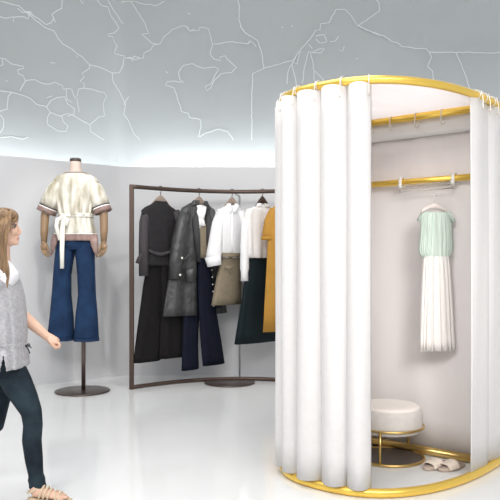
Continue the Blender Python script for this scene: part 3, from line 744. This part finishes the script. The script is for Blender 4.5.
# neck and trunk
b.ptube([(0, 240, Yp, 10, .052), (0.3, 254, Yp, 9.4, .050), (0, 264, Yp, 10, .058), (-1, 272, Yp, 11, .10), (0, 282, Yp, 14, .165), (3, 300, Yp, 18, .155), (4, 320, Yp, 17, .14), (4, 340, Yp, 15.5, .13), (4, 358, Yp, 18, .16), (4, 370, Yp, 16, .15)], 28)
# legs
near = [(6, 350, YN+.07, 14, .08), (11, 371, YN+.06, 14, .08), (18, 385, YN+.03, 13.4, .08), (26, 400, YN, 11.2, .068), (31.5, 412, YN, 9.2, .055), (33, 425, YN, 8.4, .05), (31.8, 440, YN, 8.4, .052), (34, 460, YN, 7.6, .046), (36, 475, YN, 6.2, .036), (37.5, 488, YN-.005, 5.2, .030)]
far = [(2, 350, YF, 15, .085), (0, 371, YF, 13, .08), (-2, 400, YF, 10.5, .065), (-6, 424, YF, 9, .052), (-24, 440, YF, 9, .052), (-40, 455, YF, 7, .042), (-54, 468, YF, 5.2, .030)]
b.ptube(near, 24); b.ptube(far, 24)
# feet
def foot(pts, toes):
    b.ptube(pts, 18)
    for t in toes: b.ptube(t, 10)
YL = 3.815
foot([(33, 487, YL, 5, .03), (36, 491, YL, 6.2, .032), (45, 492.6, YL, 4.8, .036), (55, 495, YL, 3.6, .042), (63, 497, YL, 2.7, .044), (65, 497.4, YL, 2.2, .042)],
     [[(62, 497.2, YL+o, 1.9, .009), (67, 497.6, YL+o, 1.8, .009), (69.3-abs(o-.03)*40, 498.2, YL+o, 1.4, .008)] for o in (-.034, -.017, 0, .016, .033)])
foot([(-55, 466, YF, 5, .03), (-58, 472, YF, 5.5, .032), (-50, 479, YF, 4.8, .036), (-43, 486, YF, 3.4, .042), (-36, 488, YF, 2.4, .042)],
     [[(-37, 488, YF+o, 1.7, .009), (-32, 488.6, YF+o, 1.6, .008)] for o in (-.034, -.017, 0, .016, .033)])
# arms
def arm(pts): b.ptube(pts, 18)
YA = 4.06
arm([(4, 283, YA-.02, 8, .045), (9, 296, YA+.01, 7.5, .042), (15, 310, YA+.01, 6.4, .038), (27, 319.5, YA, 6.2, .034), (37, 328, YA-.01, 5.4, .029), (46, 335.5, YA-.02, 4.2, .023)])
arm([(-4, 284, 3.74, 8, .045), (-16, 300, 3.71, 7.2, .042), (-30, 320, 3.70, 6.3, .036), (-41, 335, 3.70, 5.6, .03), (-50, 349, 3.71, 4.2, .022)])
def hand(wx, wy, Y, ux, uy):
    """relaxed hand: (ux,uy) points along the hand in the picture, fingers curl downwards"""
    vx, vy = -uy, ux   # towards the palm side (below)
    def q(a, c, dy, r): return (wx+ux*a+vx*c, wy+uy*a+vy*c, Y+dy, r*179/100, r/100*1.0)
    b.ptube([q(-1, 0, 0, 2.3), (wx+ux*5+vx*.2, wy+uy*5+vy*.2, Y, 4.2, .036), (wx+ux*11+vx*.5, wy+uy*11+vy*.5, Y, 3.8, .038), (wx+ux*13.5+vx*1, wy+uy*13.5+vy*1, Y, 2.8, .036)], 16)
    b.ptube([q(3, 2.4, .01, 1.4), q(8, 3.6, .01, 2.0), q(12.5, 4.2, .004, 1.6)], 12)
    b.ell(P(wx+ux*13+vx*4.6, wy+uy*13+vy*4.6, Y), (.013, .034, .013))
    for i, o in enumerate((-.030, -.010, .010, .029)):
        L = (.92, 1.05, 1.0, .8)[i]; r = .88 if i < 3 else .76
        b.ptube([q(11.5, .8, o, r), q(14.0+2.4*L, 2.0, o, r), q(14.8+2.0*L, 4.8*L, o, r*.95), q(13.0+1.2*L, 7.0*L, o, r*.88), q(11.6, 7.2*L, o, r*.65)], 10)
    b.ptube([q(3, 1.5, -.03, 1.15), q(7, 4.2, -.046, 1.0), q(11, 6.4, -.042, .9), q(14, 7.2, -.034, .65)], 10)
hand(46.5, 336, YA-.02, .87, .42)
hand(-50.5, 349.5, 3.71, -.45, .89)
body = obj('body', b, M['skin'], wo, remesh=.0042, smoothit=4)
# face details
for s in (-1, 1):
    m = MB(); c = P(14.4, 226.3, Yp+s*.037); m.ell(c, (.0105, .0105, .0075), 14, 10); ey = obj('eye', m, M['eye'], wo)
    m = MB(); m.ell(c+Vector((.0045, s*.0045, 0)), (.0066, .0068, .0068), 12, 8); obj('iris', m, M['iris'], ey)
    m = MB(); m.tube([P(12.2, 224.9, Yp+s*.050), P(14.0, 224.0, Yp+s*.050), P(16.0, 224.6, Yp+s*.043), P(16.9, 225.6, Yp+s*.030)], [.0015, .0026, .003, .002], 8); obj('eyelash', m, M['lash'], wo)
    m = MB(); m.tube([P(10.5, 220.6, Yp+s*.057), P(13.8, 219.4, Yp+s*.052), P(17.0, 220.8, Yp+s*.028)], [.0015, .0032, .002], 8); obj('eyebrow', m, M['hair'], wo)
m = MB(); m.tube([P(16.0, 238.4, Yp-.019), P(18.3, 237.7, Yp-.009), P(18.9, 237.5, Yp), P(18.3, 237.7, Yp+.009), P(16.0, 238.4, Yp+.019)], [.0015, .003, .0034, .003, .0015], 8)
m.tube([P(16.0, 238.7, Yp-.017), P(17.9, 239.4, Yp-.009), P(18.4, 239.6, Yp), P(17.9, 239.4, Yp+.009), P(16.0, 238.7, Yp+.017)], [.0015, .0035, .004, .0035, .0015], 8)
obj('lips', m, M['lip'], wo)
# hair
h = MB()
h.ell(P(-5, 226, Yp), (18.5*k, .088, 18.4*k)); h.ell(P(3.5, 215.5, Yp), (14.5*k, .076, 8.0*k)); h.ell(P(8.8, 216.8, Yp), (9.4*k, .068, 6.4*k)); h.ell(P(12.8, 217, Yp), (4.6*k, .062, 4.6*k)); h.ell(P(12.2, 215.2, Yp-.04), (4.6*k, .03, 5.6*k)); h.ell(P(12.2, 215.2, Yp+.04), (4.6*k, .03, 5.6*k)); h.ell(P(-10, 240, Yp), (14*k, .092, 24*k))
h.ptube([(-10, 235, Yp, 14, .10), (-10, 255, Yp, 14, .10), (-10, 275, Yp, 13, .11), (-12, 300, Yp, 10, .10), (-14, 312, Yp, 5, .07)], 24)
hr = obj('hair', h, M['hair'], wo, remesh=.006, smoothit=3)
h = MB(); rnd = random.Random(3)
for i in range(70):
    s = -1 if i < 50 else 1
    x0 = rnd.uniform(-16, 12); a = rnd.uniform(0, 1)
    fx = min(x0*.9+2, 7+2*a)
    h.tube(sm([P(x0, 209+abs(x0-1)*.16+2*a, Yp+s*rnd.uniform(.01, .05)), P(fx*.9+2.5, 221+3*a, Yp+s*(.079+.004*a)), P(min(fx, 5+2*a), 236, Yp+s*(.088+.006*a)), P(min(fx, 3+3*a), 254, Yp+s*(.09+.012*a)), P(min(fx+1, 2+7*a), 268+6*a, Yp+s*(.10+.015*a)), P(min(fx, 0+5*a), 284+12*a, Yp+s*(.11+.02*a))], 4),
           [.0055]*10+[.005]*6+[.004]*4+[.002], 6)
for i in range(60):
    s = rnd.uniform(-1, 1)
    h.tube(sm([P(2, 208.2, Yp+s*.03), P(11, 210.2, Yp+s*.05), P(16, 214.5, Yp+s*.055), P(17.3-abs(s)*2, 219+rnd.uniform(0, 1.5), Yp+s*.056), P(15.2-abs(s)*4, 222.0, Yp+s*.064)], 4), [.005]*12+[.004]*4+[.0015], 6)
obj('hair_strands', h, M['hair'], hr)
# blouse
m = MB()
rows = [(268, -8, 8.0, .40), (271.5, -11, 11.5, .62), (276, -13, 14.0, .85), (283, -15, 16.5, 1.0), (297, -17.5, 20.5, 1.03), (312, -18, 22.6, 1.0), (332, -18, 23.6, .98), (343, -17, 23.0, .96), (347, -17, 23.2, .96), (352, -18.5, 24.4, 1.02), (366.5, -20, 25.4, 1.06)]
def slit(i, j):
    return i >= 72 and abs(j-198.5) <= (i-71)*.66
cloth(m, rows, Yp, .186, .042, 11, .8, 0, 240, fold0=.004, skip=slit, e=2.35, dense=8)
bo = obj('blouse', m, M['gblouse'], wo, solid=.005)
m = MB(); m.ptube([(-3, 280, 3.75, 9.5, .055), (-13, 295, 3.715, 9.5, .058), (-21, 307, 3.705, 9.5, .058)], 20); obj('sleeve', m, M['gblouse'], bo)
m = MB(); m.ptube([(5, 280, YA-.03, 9, .05), (10, 296, YA+.005, 9.5, .055), (17.5, 311, YA+.01, 9.5, .055)], 20); obj('sleeve', m, M['gblouse'], bo)
m = MB(); m.tube(sm([P(-14, 345.5, Yp-.12), P(0, 346, Yp-.178), P(6, 345.5, Yp-.182), P(14, 344.5, Yp-.172), P(23, 344, Yp-.10), P(26.5, 344.2, Yp-.03)], 5), .003, 6); obj('waist_seam', m, M['gblouse'], bo)
m = MB()
m.tube(sm([P(25.5, 345, Yp), P(28.5, 345.5, Yp-.01), P(31.5, 348, Yp-.01)], 5), .0035, 6)
m.tube(sm([P(25.5, 346, Yp), P(28, 349, Yp-.01), P(30, 353.5, Yp-.01)], 5), .0035, 6)
m.tube(sm([P(25.5, 345.5, Yp), P(29, 343.8, Yp-.01), P(29.5, 346, Yp-.01), P(25.6, 346, Yp)], 5), .003, 6)
obj('drawstring', m, M['cord'], bo)
m = MB(); m.ptube([(-3, 265, Yp-.02, 10.5, .062), (1, 270, Yp-.02, 12.3, .09), (3, 276, Yp-.02, 13.4, .135), (3.5, 281, Yp-.01, 13.5, .168)], 28, caps=False); obj('white_collar', m, M['cami'], wo, solid=.006, label='white collar')
# jeans
m = MB()
m.ptube([(4, 345, Yp, 18, .155), (4, 358, Yp, 19.5, .165), (5, 370, Yp, 18.5, .16), (6, 376, Yp, 15, .13)], 28)
m.ptube([(x, y, Y, w*1.0+1.1, d+.008) for x, y, Y, w, d in near[:-1]]+[(36.5, 479, YN, 8.8, .042), (37.3, 483, YN, 8.2, .040), (37.8, 488, YN, 9.0, .042)], 24)
m.ptube([(x, y, Y, w+1.2, d+.008) for x, y, Y, w, d in far], 24)
obj('jeans', m, M['jeans'], wo, remesh=.008, smoothit=3)
# sandals
def sandal(sole, straps):
    s = MB(); s.ptube(sole, 20, e=3); so = obj('sandal', s, M['sandal'], wo)
    for st_ in straps:
        (x, y, Y, w, d, tilt) = st_; s = MB(); c = P(x, y, Y); ww_ = w*Y/F
        s.tube([c+Vector((ww_*math.sin(q)*math.sin(tilt), d*math.cos(q), ww_*math.sin(q)*math.cos(tilt))) for q in [2*math.pi*i/24 for i in range(24)]], .0055, 8, loop=True)
        obj('strap', s, M['sandal'], so)
sandal([(28, 499.0, YL, 1.5, .026), (33, 499.2, YL, 1.8, .032), (45, 499.9, YL, 1.4, .036), (56, 500.2, YL, 1.2, .042), (66, 500.4, YL, 1.1, .045), (71, 500.6, YL, .7, .034)],
       [(42, 491.8, YL, 6.4, .0385, .35), (46, 492.7, YL, 6.2, .040, .35), (50, 493.8, YL, 5.4, .042, .35), (57, 495.6, YL, 4.6, .045, -.3), (61, 496.8, YL, 4.0, .047, -.3), (33.5, 489.5, YL, 6.2, .036, 1.15)])
sandal([(-63, 473, YF, 1.4, .026), (-56, 480, YF, 1.6, .034), (-46, 488.5, YF, 1.2, .042), (-36, 489.8, YF, .6, .044), (-30, 490.0, YF, .5, .034)],
       [(-48, 481, YF, 5.5, .042, .9), (-43, 485, YF, 4.5, .045, .6)])

# ------------------------------------------------------------------ light
def area(name, loc, rot, sx, sy, e, col=(1, 1, 1), spread=180):
    l = bpy.data.lights.new(name, 'AREA'); l.shape = 'RECTANGLE'; l.size = sx; l.size_y = sy; l.energy = e; l.color = col; l.spread = math.radians(spread)
    o = bpy.data.objects.new(name, l); COL.objects.link(o); o.location = loc; o.rotation_euler = rot; return o
# cove light behind the top of the grey wall
c0 = corner_path(.20); a, bq = c0[1], c0[0]
mid = (a+bq)/2; ang = math.atan2((bq-a).y, (bq-a).x)
area('cove_light', (mid.x, mid.y, 2.2), (math.radians(180), 0, ang), (a-bq).length, .08, 40, (.96, .98, 1))
a, bq = c0[9], c0[10]; mid = (a+bq)/2
area('cove_light', (mid.x, mid.y, 2.2), (math.radians(180), 0, 0), (a-bq).length, .08, 118, (.96, .98, 1))
# unseen area lamps added near the ceiling as general fill
area('ceiling_fill', (-1.6, -.4, 4.6), (math.radians(42), 0, 0), 3.5, 2.2, 330, (1, .985, .97))
area('ceiling_fill', (-.8, 4.2, 4.62), (0, 0, 0), 3.5, 1.2, 90, (1, .985, .97))
area('ceiling_fill', (2.2, -1.0, 4.6), (math.radians(46), 0, 0), 3.5, 2.2, 320, (1, .98, .96))
def spot(name, loc, tgt, e, size, blend=.5, r=.06, col=(1, .96, .92)):
    l = bpy.data.lights.new(name, 'SPOT'); l.energy = e; l.spot_size = math.radians(size); l.spot_blend = blend; l.shadow_soft_size = r; l.color = col
    o = bpy.data.objects.new(name, l); COL.objects.link(o); o.location = loc
    d = Vector(tgt)-Vector(loc); o.rotation_euler = d.to_track_quat('-Z', 'Y').to_euler(); return o
spot('display_spot', (-1.2, 4.6, 4.5), (-1.75, 7.0, 2.0), 215, 24)
spot('display_spot', (.2, 4.9, 4.5), (-.3, 7.6, 1.4), 135, 46)
spot('booth_fill', (1.55, .2, 2.9), (1.02, 4.5, 1.1), 540, 22, 1.0, .7)  # unseen fill spot added to brighten the booth interior
spot('canopy_fill', (1.0, 4.5, 4.6), (1.0, 4.55, 0), 130, 30, .8, .25)  # unseen lamp added overhead, brightens the booth through its canopy
w = bpy.data.worlds.new('World'); scene.world = w; w.use_nodes = True
w.node_tree.nodes['Background'].inputs[0].default_value = (.98, .985, 1, 1); w.node_tree.nodes['Background'].inputs[1].default_value = .75

# ------------------------------------------------------------------ camera
cam = bpy.data.cameras.new('camera'); co = bpy.data.objects.new('camera', cam); COL.objects.link(co)
co.location = (0, 0, CH); co.rotation_euler = (math.radians(90), 0, 0)
cam.sensor_width = 36; cam.lens = F/500*36; cam.shift_y = (HY-250)/500; cam.clip_end = 100
scene.camera = co
vs = scene.view_settings
vs.view_transform = 'Standard'; vs.look = 'None'; vs.gamma = 1; vs.use_curve_mapping = False; vs.exposure = -.12
